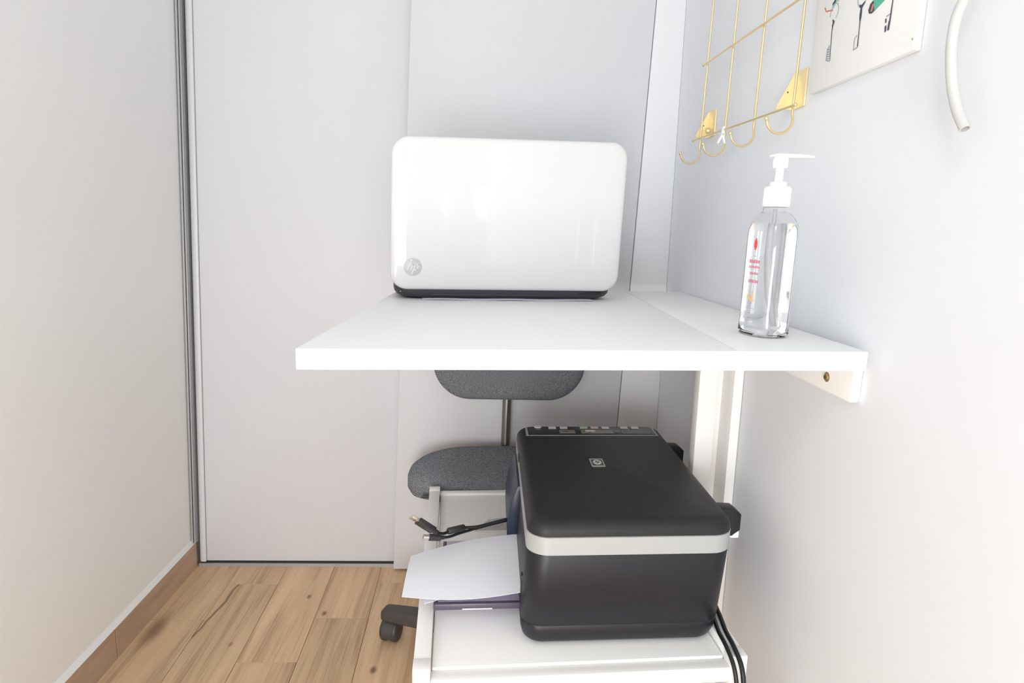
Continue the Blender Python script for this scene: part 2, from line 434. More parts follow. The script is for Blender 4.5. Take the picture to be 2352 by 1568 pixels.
# ------------------------------------------------------------------ paper under the laptop and the laptop
YAW = math.atan2(.056, .394)
LO = V((.0405, 1.130, TZ))          # middle of the laptop's near bottom edge
cy, sy = math.cos(YAW), math.sin(YAW)
def lp(x, y, z): return (LO.x + x * cy - y * sy, LO.y + x * sy + y * cy, LO.z + z)
bm = nb()
def sheet(bm, x0, x1, y0, y1, z, th=.00025, nx=14, ny=3, wav=.0006, ph=0):
    rows = []
    for s in (1, 0):
        for j in range(ny + 1):
            yy = y0 + (y1 - y0) * j / ny
            rows.append([bm.verts.new((x0 + (x1 - x0) * i / nx, yy, z + s * th + (wav * (1 + math.sin(ph + i * 1.1)) * (1 - j / ny)))) for i in range(nx + 1)])
    k = ny + 1
    for j in range(ny):
        for i in range(nx):
            bm.faces.new((rows[j][i], rows[j][i + 1], rows[j + 1][i + 1], rows[j + 1][i]))
            bm.faces.new((rows[k + j][i], rows[k + j + 1][i], rows[k + j + 1][i + 1], rows[k + j][i + 1]))
    for j in range(ny):
        for i in (0, nx):
            a = (rows[j][i], rows[j + 1][i], rows[k + j + 1][i], rows[k + j][i]); bm.faces.new(a if i else a[::-1])
    for i in range(nx):
        for j in (0, ny):
            a = (rows[j][i + 1], rows[j][i], rows[k + j][i], rows[k + j][i + 1]); bm.faces.new(a if j == 0 else a[::-1])
sheet(bm, -.152, .160, -.016, .19, .0004, wav=.0005)
xf(bm, lp)
pw = obj('paper_sheet', bm, M['paper2'])
tag(recenter(pw, lp(0, .09, .0005)), 'white paper sheets lying flat under the laptop on the table', 'paper')

lt = thing('laptop', 'white laptop seen from behind, open with glossy lid, on the wall table', 'laptop', LO + V((0, 0, .0018)))
bm = nb()       # base: dark tray tucked under, wider at the top
loops = []
for z, ins in ((.0020, .026), (.0028, .019), (.0070, .0105), (.0130, .0060), (.0205, .0045), (.0225, .006)):
    loops.append([(x, y, z) for x, y in rrect(-.207 + ins, .207 - ins, .0 + ins * .55, .262, .032)])
loft(bm, loops)
xf(bm, lp); obj('base', bm, M['laptop_black'], lt)
bm = nb()
box(bm, (-.135, -.0006, .0060), (.140, .004, .0175), .0015); xf(bm, lambda x, y, z: lp(x, y + .0055, z)); obj('battery', bm, M['laptop_black'], lt)
bm = nb()
box(bm, (.137, .0025, .0115), (.180, .008, .0158), .0008); xf(bm, lp); obj('port', bm, M['black_gloss'], lt)
for x in (-.168, -.135, -.19):
    bm = nb(); ball(bm, (x, .0072, .013), .0011, u=8, v=6)
    xf(bm, lp); obj('screw', bm, M['silver'], lt, 'tiny bright screw in the base')
for x in (-.14, .14):
    bm = nb(); tube(bm, [(x - .03, .0125, .0225), (x + .03, .0125, .0225)], .0045, 12)
    xf(bm, lp); obj('hinge', bm, M['laptop_black'], lt)
# keyboard deck that faces away
bm = nb()
box(bm, (-.17, .06, .0222), (.12, .165, .0236), .0008); xf(bm, lp); obj('keyboard', bm, M['black_gloss'], lt)
# lid
LW, LH, LT = .4165, .262, .0125
def lidp(u, v, w):      # u across, v up the lid, w towards the viewer
    u += .016 * v       # hangs a touch out of square
    z = .0175 + v + .022 * u * (v / LH) ; y = .0015 - w - .035 * v
    return lp(u, y, z)
def lid_out(ins, r=.030): return rrect(-LW / 2 + ins, LW / 2 - ins, ins, LH - ins, r - ins * .8, 10)
bm = nb(); loops = []
for w, ins in ((-.0050, .0010), (-.0040, 0), (.0020, 0), (.0048, .0012), (.0066, .0035), (.0076, .0075), (.0082, .014), (.0086, .03)):
    loops.append([lidp(u, v, w) for u, v in lid_out(ins)])
loft(bm, loops); ld = obj('lid', bm, M['lid_white'], lt, 'glossy white lid', smooth=60)
bm = nb()
loops = [[lidp(u, v, w) for u, v in rrect(-.193, .193, .022, LH - .012, .004, 2)] for w in (-.0046, -.0055)]
loft(bm, loops); obj('screen', bm, M['black_gloss'], lt, 'dark screen facing the back wall')
# round emblem with slanted letters
RC, CU, CV = .0157, -.1695, .0400
bm = nb()
loops = [[lidp(CU + r * math.cos(2 * PI * k / 40), CV + r * math.sin(2 * PI * k / 40), w) for k in range(40)] for r, w in ((RC, .0080), (RC, .00885), (RC - .0004, .0090))]
loft(bm, loops); em = obj('emblem', bm, M['logo_grey'], ld, 'pale grey round maker emblem')
def letters_hp(bm, put, R, th0, th1):
    sl = .38
    def stroke(x, y0, y1, w=.17):
        q = [(x + sl * y0 - w / 2, y0), (x + sl * y0 + w / 2, y0), (x + sl * y1 + w / 2, y1), (x + sl * y1 - w / 2, y1)]
        loft(bm, [[put(R * a, R * b, t) for a, b in q] for t in (th0, th1)])
    def bar(x0, x1, y, h=.14):
        q = [(x0 + sl * (y - h / 2), y - h / 2), (x1 + sl * (y - h / 2), y - h / 2), (x1 + sl * (y + h / 2), y + h / 2), (x0 + sl * (y + h / 2), y + h / 2)]
        loft(bm, [[put(R * a, R * b, t) for a, b in q] for t in (th0, th1)])
    stroke(-.47, -.33, .86); stroke(-.12, -.33, .33); bar(-.55, -.04, .30)
    stroke(.17, -.86, .33); stroke(.52, -.33, .33); bar(.09, .60, .30); bar(.09, .60, -.30)
bm = nb(); letters_hp(bm, lambda a, b, t: lidp(CU + a, CV + b, t), RC, .0086, .0095)
obj('letters', bm, M['lid_white'], em, 'white slanted letters hp')

# ------------------------------------------------------------------ pump bottle
BX, BY = .3585, .778
t = thing('pump_bottle', 'clear plastic pump bottle with white pump standing on the table by the wall', 'bottle', (BX, BY, TZ))
bya = math.radians(10)
def bp(x, y, z):
    k = .022 * (z - .0)            # leans a touch towards the wall
    return (BX - .0015 + x * math.cos(bya) - y * math.sin(bya) + k * .5, BY + x * math.sin(bya) + y * math.cos(bya), TZ + z)
def oval(a, b, z, n=40, p=2.7):
    out = []
    for k in range(n):
        q = 2 * PI * k / n; c, s = math.cos(q), math.sin(q)
        out.append((b * math.copysign(abs(c) ** (2 / p), c), a * math.copysign(abs(s) ** (2 / p), s), z))
    return out
sec = [(.0270, .0210, .0006, 2.6), (.0312, .0243, .0022, 2.7), (.0325, .0252, .0060, 2.8), (.0318, .0246, .014, 2.8), (.0312, .0243, .03, 3.0), (.0312, .0243, .075, 3.0),
       (.0312, .0243, .126, 3.0), (.0307, .0240, .134, 2.8), (.0285, .0228, .1415, 2.5), (.0245, .0208, .1475, 2.2), (.0190, .0180, .1525, 2.0), (.0152, .0150, .1545, 2.0), (.0140, .0140, .1630, 2.0)]
bm = nb()
loops = [[bp(*p) for p in oval(a, b, z, p=pp)] for a, b, z, pp in sec]
inner = [[bp(*p) for p in oval(a - .0011, b - .0011, max(z, .0022) if i else .0040, p=pp)] for i, (a, b, z, pp) in enumerate(sec)]
inner[0] = [bp(*p) for p in oval(.016, .012, .0075, p=2.2)]
inner[1] = [bp(*p) for p in oval(.0285, .0215, .0038, p=2.6)]
inner[2] = [bp(*p) for p in oval(.0312, .0240, .0072, p=2.8)]
rows = loft(bm, loops + inner[::-1], (True, True))
obj('bottle_body', bm, M['clear'], t, 'clear plastic body', smooth=50)
bm = nb()
gs = [(.0160, .0120, .0079, 2.2), (.0283, .0213, .0042, 2.6), (.0309, .0237, .0076, 2.8)] + [(a - .0014, b - .0014, z, pp) for a, b, z, pp in sec[3:8]] + [(.0270, .0215, .1400, 2.5)]
loft(bm, [[bp(*p) for p in oval(a, b, z, p=pp)] for a, b, z, pp in gs])
obj('gel', bm, M['gel'], t, 'clear gel filling', smooth=50)
bm = nb(); tube(bm, [bp(0, 0, .158), bp(.0, 0, .10), bp(.004, 0, .05), bp(.010, 0, .012)], .0024, 10)
obj('dip_tube', bm, M['tube_clear'], t)
bm = nb()
lathe(bm, [(.0152, .1605), (.0156, .1615), (.0152, .1835), (.0146, .1848), (.0102, .1852), (.0100, .1898), (.0092, .1906), (0.0062, .1908)], (0, 0, 0), 40, cap=(True, True))
for k in range(40):
    a = 2 * PI * k / 40
    c = (.0153 * math.cos(a), .0153 * math.sin(a))
    box(bm, (c[0] - .0004, c[1] - .0004, .162), (c[0] + .0004, c[1] + .0004, .183))
xf(bm, bp); cp = obj('collar', bm, M['plastic_white'], t)
bm = nb()
lathe(bm, [(.0048, .190), (.0048, .2065), (.0084, .2072), (.0090, .2085), (.0090, .2185), (.0084, .2198), (0.0001, .2200)], (0, 0, 0), 24, cap=(True, False))
# spout reaches over the head and points to the wall
loops = []
for s, hw, z0, z1 in ((-.0125, .0050, .2203, .2226), (-.008, .0078, .2194, .2234), (.004, .0075, .2192, .2240), (.018, .0056, .2200, .2242), (.034, .0042, .2208, .2242), (.0440, .0032, .2210, .2236)):
    loops.append([(s, hw, z0), (s, hw * .8, z1), (s, -hw * .8, z1), (s, -hw, z0)])
loft(bm, loops)
ang = math.radians(-2)
xf(bm, lambda x, y, z: bp(x * math.cos(ang) - y * math.sin(ang), x * math.sin(ang) + y * math.cos(ang), z))
obj('pump_head', bm, M['plastic_white'], t, 'white pump head with a flat spout')
# printed label on the left face of the body: bars, marks, an emblem (lies on the curved side)
def onface(yv, z):      # wraps a position yv on the -x face of the oval, slightly outside
    a, b, pp = .0243, .0312, 3.0
    x = -a * (max(0.0, 1 - abs(yv / b) ** pp)) ** (1 / pp)
    return x - .0003
def patch(bm, y0, y1, z0, z1, mi, th=.0003, nseg=4):
    ys = [y0 + (y1 - y0) * i / nseg for i in range(nseg + 1)]
    f = [bm.verts.new((onface(y, z0) - th, y, z0)) for y in ys]; g = [bm.verts.new((onface(y, z1) - th, y, z1)) for y in ys]
    for i in range(nseg):
        fc = bm.faces.new((f[i], f[i + 1], g[i + 1], g[i])); fc.material_index = mi
bm = nb()
def glyph_row(z, h, y0, y1, n, mi, gap=.28):
    for i in range(n):
        w = (y1 - y0) / n; a = y0 + w * i
        patch(bm, a, a + w * (1 - gap), z, z + h * (.8 + .2 * ((i * 7) % 3) / 2), mi, nseg=1)
for k in range(6):
    hw = (.0016, .0028, .0032, .0032, .0028, .0015)[k]
    patch(bm, -hw - .004, hw - .004, .1075 + k * .0024, .1075 + (k + 1) * .0024, 0)
glyph_row(.0990, .0020, -.007, -.001, 3, 3)
glyph_row(.0912, .0046, -.0145, .0065, 6, 1)
glyph_row(.0850, .0034, -.0150, .0065, 9, 1)
patch(bm, -.015, .0065, .0828, .0832, 3)
glyph_row(.0770, .0034, -.0135, .0035, 7, 1)
glyph_row(.0668, .0044, -.0150, .0050, 7, 1)
for (y0, y1, z0, z1) in ((-.009, -.006, .0455, .056), (-.010, -.002, .0440, .0470), (-.002, .002, .0455, .0500), (.001, .004, .048, .0515)): patch(bm, y0, y1, z0, z1, 2)
glyph_row(.0345, .0010, -.0145, .0065, 9, 3)
glyph_row(.0225, .0012, -.006, -.002, 2, 0); glyph_row(.0285, .0012, -.006, -.002, 2, 0)
xf(bm, bp)
lb = obj('printed_label', bm, [M['red_print'], M['pink_print'], M['orange_print'], M['grey_print']], t, 'red and orange print on the clear body')

# ------------------------------------------------------------------ gold wire hook rack on the right wall
WX = .418
t = thing('wire_hook_rack', 'gold wire rack with a row of four hooks mounted on the right wall', 'hook rack', (WX, 1.08, 1.06))
def wp(x, y, z): return (x + .028 * (z - 1.06), y, z)
ZT = 1.44
wires = [1.266, 1.137, 1.013, .887]
for y in wires:
    bm = nb()
    R = .0205
    path = [wp(WX, y - .008 * (1 - (zz - 1.05) / .39) + .004, zz) for zz in (ZT, 1.3, 1.18, 1.10, 1.05, 1.040)]
    y0 = y - .004
    path += [wp(WX - R + R * math.cos(-a), y0 - .004 - .010 * (k / 12), 1.034 + R * math.sin(-a)) for k, a in enumerate([PI * i / 12 * .94 for i in range(13)])]
    tube(bm, path, .0018, 10)
    e = path[-1]
    ball(bm, (e[0] - .0006, e[1], e[2] + .0014), .0031)
    obj('hook_wire', bm, M['gold'], t)
for z, a, b in ((1.064, 1.298, .869), (1.203, 1.281, .852), (1.343, 1.281, .852), (1.425, 1.281, .852)):
    bm = nb()
    dz = -.013 if z < 1.1 else -.012
    p0, p1 = wp(WX - .0036, a, z), wp(WX - .0036, b, z + dz)
    tube(bm, [p0, p1], .0018, 8); ball(bm, p0, .0026); ball(bm, p1, .0028)
    obj('crossbar', bm, M['gold'], t)
for yn, yf, zt, zb, knob in ((.897, .929, 1.107, 1.056, False), (1.247, 1.283, 1.117, 1.068, True)):
    bm = nb()
    prism(bm, [(yn, zb), (yf, zb), (yf, zt), (yn, zt)], XR - .0028, XR - .0004, .0008, axis='X')
    prism(bm, [(XR - .002, zb), (XR - .002, zt), (XR - .0045, zt), (WX - .0035, zb + .004), (WX - .0035, zb)], yf - .0012, yf, axis='Y')
    ball(bm, (WX + .011, yf - .0014, (zt + zb) / 2 - .002), .0011, mi=1, u=8, v=6)
    br = obj('wall_bracket', bm, [M['gold_plate'], M['hole']], t, 'flat gold triangular bracket')
    if knob:
        bm = nb(); lathe(bm, [(.003, 0), (.003, .006), (.0058, .0075), (.0062, .0105), (.0045, .0138), (.0001, .0148)], (0, 0, 0), 16, cap=(True, False))
        xf(bm, lambda x, y, z: (XR - .0028 - z * 1.1, yn + .004 + x, zb + .008 + y))
        obj('mounting_knob', bm, M['gold'], br)

# white peg clipped on the lower bar
t = thing('clothes_peg', 'tiny white peg clipped on the lower bar of the gold rack', 'peg', (.412, 1.128, 1.046))
for s in (-1, 1):
    bm = nb()
    prism(bm, [(-.0145, .0005), (-.012, .0012), (.0, .0012), (.012, .0055), (.0145, .005), (.0145, .0035), (.004, -.0003), (-.0145, -.0006)], -.0028, .0028, axis='X')
    xf(bm, lambda x, a, b: (s * b * 1.15 + (.0006 * s), x, a))
    def pl(x, y, z): return (.4125 + x - .10 * z, 1.130 + y, 1.050 - z)
    xf(bm, pl)
    obj('peg_half', bm, M['peg'], t)
bm = nb(); tube(bm, [(.4125, 1.1268, 1.051), (.4125, 1.1332, 1.051)], .0017, 10)
obj('spring', bm, M['steel'], t)

# ------------------------------------------------------------------ picture board on the right wall
PX = .4330
t = thing('picture_board', 'white picture board with ink drawings hanging on the right wall', 'picture', (XR, .772, 1.065))
bm = nb(); box(bm, (PX, .6635, 1.0655), (XR - .0006, .8725, 1.375), .0012)
obj('board', bm, M['canvas'], t)
bm = nb()
layer = [0]
def inkline(pts, r, mi):
    layer[0] += 1
    P = [V((PX - .0002 - layer[0] * .00002, y + .009, z + .004)) for y, z in pts]
    vs = []
    for i, p in enumerate(P):
        d = (P[min(i + 1, len(P) - 1)] - P[max(i - 1, 0)]).normalized(); n = V((0, -d.z, d.y))
        rr = r[i] if isinstance(r, (list, tuple)) else r
        vs.append((bm.verts.new(p + n * rr), bm.verts.new(p - n * rr)))
    for a, b in zip(vs, vs[1:]):
        f = bm.faces.new((a[0], a[1], b[1], b[0])); f.material_index = mi
def loop(cy_, cz, ry, rz, a0=0, a1=360, n=22): return [(cy_ - ry * math.cos(math.radians(a0 + (a1 - a0) * i / n)), cz + rz * math.sin(math.radians(a0 + (a1 - a0) * i / n))) for i in range(n + 1)]
# first drawing
inkline([(.818, 1.1665), (.8225, 1.1615), (.826, 1.162)], [.0016, .0030, .0016], 0)
inkline([(.8445, 1.164), (.840, 1.158), (.832, 1.1565), (.824, 1.1545)], [.0012, .0009, .0008, .0012], 3)
inkline([(.824, 1.157), (.816, 1.163), (.811, 1.1610)], [.0012, .0010, .0006], 4)
inkline(loop(.8195, 1.151, .0092, .0100, -60, 200), .0007, 4)
inkline([(.8215, 1.1425), (.8185, 1.139), (.8205, 1.134)], [.0007, .0022, .0016], 0)
inkline([(.820, 1.135), (.8205, 1.128), (.8195, 1.11), (.818, 1.093)], [.0013, .0008, .0007, .0006], 0)
for k in range(5): inkline([(.8268, 1.108 - k * .0027), (.8205, 1.1070 - k * .0027)], .0007, 1)
inkline([(.8270, 1.1095), (.8275, 1.095)], .0006, 1); inkline([(.8275, 1.0955), (.8185, 1.0925)], .0006, 1); inkline([(.8268, 1.108), (.822, 1.112)], .0007, 1)
obj('ink_drawing', bm, [M['ink'], M['ink_light'], M['green'], M['rust'], M['teal']], t, 'navy drawing with a reddish curl', smooth=0)
bm = nb()
# second drawing
inkline(loop(.7585, 1.1545, .0105, .0180, 180, 360), .0007, 4)
inkline([(.763, 1.140), (.7585, 1.1365), (.752, 1.1405)], [.0008, .0026, .0010], 0)
inkline([(.7585, 1.137), (.7585, 1.128), (.7583, 1.122)], [.0016, .0022, .0014], 0)
inkline([(.7583, 1.122), (.758, 1.11), (.7575, 1.093)], [.0009, .0007, .0010], 0)
inkline([(.7575, 1.0925), (.7665, 1.0915)], .0006, 1); inkline([(.7655, 1.0920), (.7655, 1.1045), (.7605, 1.1065)], .0006, 1)
obj('ink_drawing', bm, [M['ink'], M['ink_light'], M['green'], M['rust'], M['teal']], t, 'navy drawing with an open loop', smooth=0)
bm = nb()
# green capsule with a dark red tip
inkline([(.7375, 1.1285), (.722, 1.1335), (.700, 1.1395)], .0066, 2)
inkline([(.7425, 1.1262), (.7385, 1.1282), (.7330, 1.1300)], [.0022, .0062, .0064], 0)
inkline([(.7372, 1.1248), (.7342, 1.1320)], [.0016, .0022], 3)
obj('ink_drawing', bm, [M['ink'], M['ink_light'], M['green'], M['rust'], M['teal']], t, 'green painted stroke with a dark red tip', smooth=0)
bm = nb()
inkline([(.6985, 1.140), (.6985, 1.125), (.6995, 1.104), (.7003, 1.094)], [.0008, .0008, .0012, .0010], 0)
inkline([(.7072, 1.108), (.7065, 1.1035)], .0011, 0); inkline([(.7062, 1.1005), (.7055, 1.094)], .0014, 0); inkline([(.7000, 1.1035), (.7005, 1.0945)], .0016, 0)
inkline([(.7068, 1.110), (.7000, 1.1105)], .0005, 1)
obj('ink_drawing', bm, [M['ink'], M['ink_light'], M['green'], M['rust'], M['teal']], t, 'navy drawing at the right of the board', smooth=0)

bm = nb(); inkline([(.6575, 1.0725), (.6560, 1.0728)], .0010, 1)
obj('ink_dot', bm, [M['ink'], M['ink_light']], t, 'tiny dark dot in the lower corner', smooth=0)

# white hose hanging down the right wall
bm = nb()
HX = .418
tube(bm, spline([(.4435, .500, 1.46), (.436, .515, 1.40), (.428, .535, 1.25), (HX + .002, .559, 1.13), (HX, .576, 1.088), (HX - .001, .5835, 1.071), (HX - .002, .5835, 1.048), (HX - .002, .5775, 1.018), (HX - .001, .568, .992), (HX, .5545, .9705)], 8), .0047, 16, hollow=.72)
h = obj('hose', bm, M['tube'])
tag(recenter(h, (HX, .5545, .9705)), 'white plastic hose end curving down along the right wall', 'hose')

# ------------------------------------------------------------------ office chair
CXc, CYc = .050, 1.14
SX, SY = .056, 1.386           # the seat sits back from the column
t = thing('office_chair', 'grey fabric swivel chair tucked under the table', 'chair', (CXc, CYc, 0))
def sup(cx, cyy, a, b, p, z, n=56):
    out = []
    for k in range(n):
        q = 2 * PI * k / n; c, sn = math.cos(q), math.sin(q)
        out.append((cx + a * math.copysign(abs(c) ** (2 / p), c), cyy + b * math.copysign(abs(sn) ** (2 / p), sn), z))
    return out
bm = nb()
loops = [sup(SX, SY, .226 - i * 1.2, .0685 - i * .75, 2.5, z) for i, z in ((.02, -.060), (.006, -.053), (0, -.038), (.000, -.020), (.004, -.010), (.012, -.003), (.028, 0), (.06, .001))]
loft(bm, loops)
xf(bm, lambda x, y, z: (x, y, .343 + z + .36 * (y - SY) - .014 * (max(0, (abs(x - SX) - .1) / .126)) ** 2))
obj('seat', bm, M['fabric'], t)
bm = nb(); loops = []
for w, ins in ((.027, .012), (.018, .002), (.006, 0), (-.012, .001), (-.020, .008), (-.0235, .022), (-.0245, .06)):
    pts = rrect(.062 - .1795 + ins, .062 + .1795 - ins, .478 + ins, .730 - ins, .085 - ins * .7, 12)
    loops.append([(x, 1.447 + w + .10 * (x - .062) ** 2, z + .10 * (x - .066) ** 2 * (1 if z < .6 else -1)) for x, z in pts])
loft(bm, loops); obj('backrest', bm, M['fabric'], t)
bm = nb()
tube(bm, spline([(SX, 1.30, .262), (SX, 1.38, .262), (SX, 1.445, .272), (SX + .001, 1.462, .31), (SX + .002, 1.464, .36), (SX + .003, 1.466, .44), (SX + .004, 1.468, .52), (SX + .004, 1.470, .60)], 8), .0108, 14)
obj('back_post', bm, M['chrome'], t)
bm = nb()
box(bm, (SX - .06, 1.335, .262), (SX + .06, 1.435, .290), .005)
box(bm, (CXc - .022, CYc - .03, .215), (CXc + .022, 1.40, .245), .005); box(bm, (CXc - .022, 1.36, .235), (CXc + .022, 1.40, .275), .005)
obj('seat_plate', bm, M['base_brown'], t)
bm = nb()
tube(bm, spline([(SX - .05, 1.37, .280), (-.06, 1.345, .282), (-.108, 1.327, .2835), (-.127, 1.3225, .284), (-.130, 1.3255, .282), (-.122, 1.330, .280), (-.07, 1.350, .276)], 8), .0028, 8)
obj('lever', bm, M['caster'], t)
bm = nb(); lathe(bm, [(.028, .05), (.028, .13), (.024, .135), (.014, .136), (.014, .222)], (CXc, CYc, 0), 20)
obj('gas_column', bm, M['base_brown'], t)
A0 = math.radians(160.0); RL = .268
bm = nb(); lathe(bm, [(.045, .048), (.050, .052), (.050, .080), (.040, .088), (.030, .092)], (CXc, CYc, 0), 24)
hub = obj('hub', bm, M['base_brown'], t)
for k in range(5):
    a = A0 + 2 * PI * k / 5; ca, sa = math.cos(a), math.sin(a)
    bm = nb()
    loops = []
    for s, hw, z0, z1 in ((.035, .026, .052, .088), (.15, .020, .052, .084), (RL - .006, .0165, .0475, .0735), (RL, .0145, .049, .071)):
        loops.append([(s, y, z) for y, z in rrect(-hw, hw, z0, z1, .006, 3)])
    loft(bm, loops)
    xf(bm, lambda x, y, z: (CXc + x * ca - y * sa, CYc + x * sa + y * ca, z))
    ar = obj('base_arm', bm, M['base_brown'], t)
    bm = nb()
    c0 = RL - .017
    for s in (-1, 1):    # twin wheels
        lp2 = []
        for w, r in ((.0050, .0225), (.0080, .0248), (.0150, .0245), (.0185, .0215), (.0200, .014)):
            lp2.append([(r * math.cos(q), s * w, .0250 + r * math.sin(q)) for q in [2 * PI * i / 24 for i in range(24)]])
        loft(bm, lp2)
    # hood between the wheels
    hood = [(.0255 * math.cos(q), .0250 + .0262 * math.sin(q)) for q in [math.radians(d) for d in range(-25, 206, 15)]]
    prism(bm, [(x, z) for x, z in hood], -.0115, .0115, axis='Y')
    tube(bm, [(0, 0, .046), (0, 0, .056)], .006, 10)
    th = math.radians(75) - a
    xf(bm, lambda x, y, z: (CXc + c0 * ca + x * math.cos(a + th) - y * math.sin(a + th), CYc + c0 * sa + x * math.sin(a + th) + y * math.cos(a + th), z))
    obj('caster', bm, M['caster'], ar)

# ------------------------------------------------------------------ white metal cart
CR = math.radians(3.1); CO = V((-.0835, .7235, 0))
cw, cd, zt = .452, .592, .312
def cp_(x, y, z): return (CO.x + x * math.cos(CR) - y * math.sin(CR) * .92, CO.y + x * math.sin(CR) * 1.05 + y * math.cos(CR), z)
t = thing('printer_cart', 'white metal cart under the table carrying the printer', 'cart', (.13, 1.02, 0))
PW = .0232
for x in (0, cw - PW):
    for y in (0, cd - PW):
        bm = nb(); box(bm, (x, y, 0), (x + PW, y + PW, zt), .0012); xf(bm, cp_)
        pst = obj('post', bm, M['cart'], t)
for x in (0, cw - PW):
    bm = nb(); box(bm, (x + .0004, PW + .0003, zt - .034), (x + PW - .0004, cd - PW - .0003, zt - .0006), .0012); xf(bm, cp_)
    obj('side_rail', bm, M['cart'], t)
bm = nb(); box(bm, (PW + .0003, .0015, .2725), (cw - PW - .0003, .0205, .2945), .0012); xf(bm, cp_); obj('front_rail', bm, M['cart'], t)
bm = nb(); box(bm, (PW + .0003, cd - .0215, .268), (cw - PW - .0003, cd - .0045, .3035), .0012); xf(bm, cp_); obj('rear_rail', bm, M['cart'], t)
bm = nb()
box(bm, (PW + .0014, .0212, .2855), (cw - PW - .0014, cd - .022, .2985), .0014)
xf(bm, cp_); obj('shelf', bm, M['cart'], t)
for y in (.545, .530):
    bm = nb(); box(bm, (PW - .0008, y, zt - .010), (PW + .0013, y + .007, zt - .0035)); xf(bm, cp_)
    obj('clip', bm, M['gap'], t, 'small dark clips beside the side rail')

# ------------------------------------------------------------------ printer
Z0 = .2985
def pp(x, y, z): return (x + .012 * (y - .8), y + .040 * (x - .205), z)
t = thing('printer', 'black all-in-one printer with a silver band standing on the white cart', 'printer', (.205, .99, Z0))
X0, X1, Y0, Y1 = .064, .3550, .783, 1.221
def stack(spec, mname, nm, label=None, parent=None, r=.032, smooth=50, front=None):
    bm = nb(); loops = []
    for z, ins in spec:
        fx = 0
        ln = min(0, z - Z0 - .1425)
        loops.append([pp(x + ln * (.080 - .04 * (x - X0) / (X1 - X0)), y, z) for x, y in rrect(X0 + ins, X1 - ins, Y0 + ins, Y1 - ins, r - ins * .6, 9)])
    loft(bm, loops); return obj(nm, bm, mname, parent or t, label, smooth)
body = stack([(Z0 + .0012, .026), (Z0 + .0022, .0200), (Z0 + .0055, .0135), (Z0 + .0105, .0092), (Z0 + .0200, .0060), (Z0 + .0345, .0042), (Z0 + .0355, .0050), (Z0 + .0365, .0040), (Z0 + .10, .0018), (Z0 + .1420, .0006), (Z0 + .1432, .0012)], M['pr_black'], 'body')
stack([(Z0 + .1425, .0012), (Z0 + .1432, .0001), (Z0 + .1685, -.0006), (Z0 + .1692, .0004)], M['silver'], 'band', 'satin silver band around the body')
stack([(Z0 + .1690, .0020), (Z0 + .1700, .0006), (Z0 + .1760, .0008), (Z0 + .1815, .0026), (Z0 + .1855, .0058), (Z0 + .1883, .0098), (Z0 + .1899, .0145), (Z0 + .1905, .0200)], M['pr_top'], 'scanner_lid', 'matte black scanner lid', r=.030)
ZL = Z0 + .1905
# feet
for x in (X0 + .035, X1 - .045):
    for y in (Y0 + .035, Y1 - .035):
        bm = nb(); lathe(bm, [(.008, 0), (.008, .003)], pp(x, y, Z0), 14); obj('foot', bm, M['cable'], t, 'small rubber foot')
# control panel at the far end
bm = nb()
prism(bm, rrect(.0855, .3360, 1.1505, 1.2020, .006, 4), ZL - .004, ZL + .0005, .0003)
xf(bm, pp); cpn = obj('control_panel', bm, M['pr_panel'], t, 'gloss black control panel')
bm = nb()
box(bm, (.0808, 1.1475, ZL - .003), (.3390, 1.1500, ZL + .0006)); box(bm, (.0808, 1.1475, ZL - .003), (.0850, 1.199, ZL + .0005)); box(bm, (.3365, 1.1475, ZL - .004), (.3390, 1.195, ZL + .0003))
xf(bm, pp); obj('panel_trim', bm, M['silver'], cpn, 'thin silver line around the control panel')
bm = nb(); lathe(bm, [(.0075, 0), (.0075, .0012), (.006, .0018)], pp(.1065, 1.2000, ZL + .0006), 18); obj('button', bm, M['button'], cpn, 'round grey power button')
for x, mm in ((.134, 'button'), (.157, 'button'), (.1975, 'button_green'), (.2195, 'button_red'), (.2415, 'button'), (.2795, 'button'), (.3015, 'button')):
    bm = nb(); box(bm, (x - .0065, 1.1905, ZL + .0003), (x + .0085, 1.2015, ZL + .0018), .0005); xf(bm, pp); obj('button', bm, M[mm], cpn)
for a, b, kind in ((.147, .178, 0), (.190, .2535, 1), (.271, .2885, 2)):
    bm = nb()
    box(bm, (a, 1.1600, ZL + .0005), (b, 1.1800, ZL + .0012), .0004)
    if kind == 1: box(bm, (a + .009, 1.1700, ZL + .0012), (a + .028, 1.1775, ZL + .0019), mi=1); box(bm, (a + .014, 1.1615, ZL + .0012), (a + .020, 1.1650, ZL + .0016), mi=2)
    if kind == 0: box(bm, (a + .006, 1.1680, ZL + .0012), (b - .012, 1.1700, ZL + .0016), mi=2)
    if kind == 2: box(bm, (a + .003, 1.164, ZL + .0012), (b - .003, 1.1660, ZL + .0016), mi=2); box(bm, (a + .003, 1.172, ZL + .0012), (b - .003, 1.1740, ZL + .0016), mi=2)
    xf(bm, pp); obj('display', bm, [M['display'], M['button'], M['pr_panel']], cpn, 'grey printed field on the control panel')
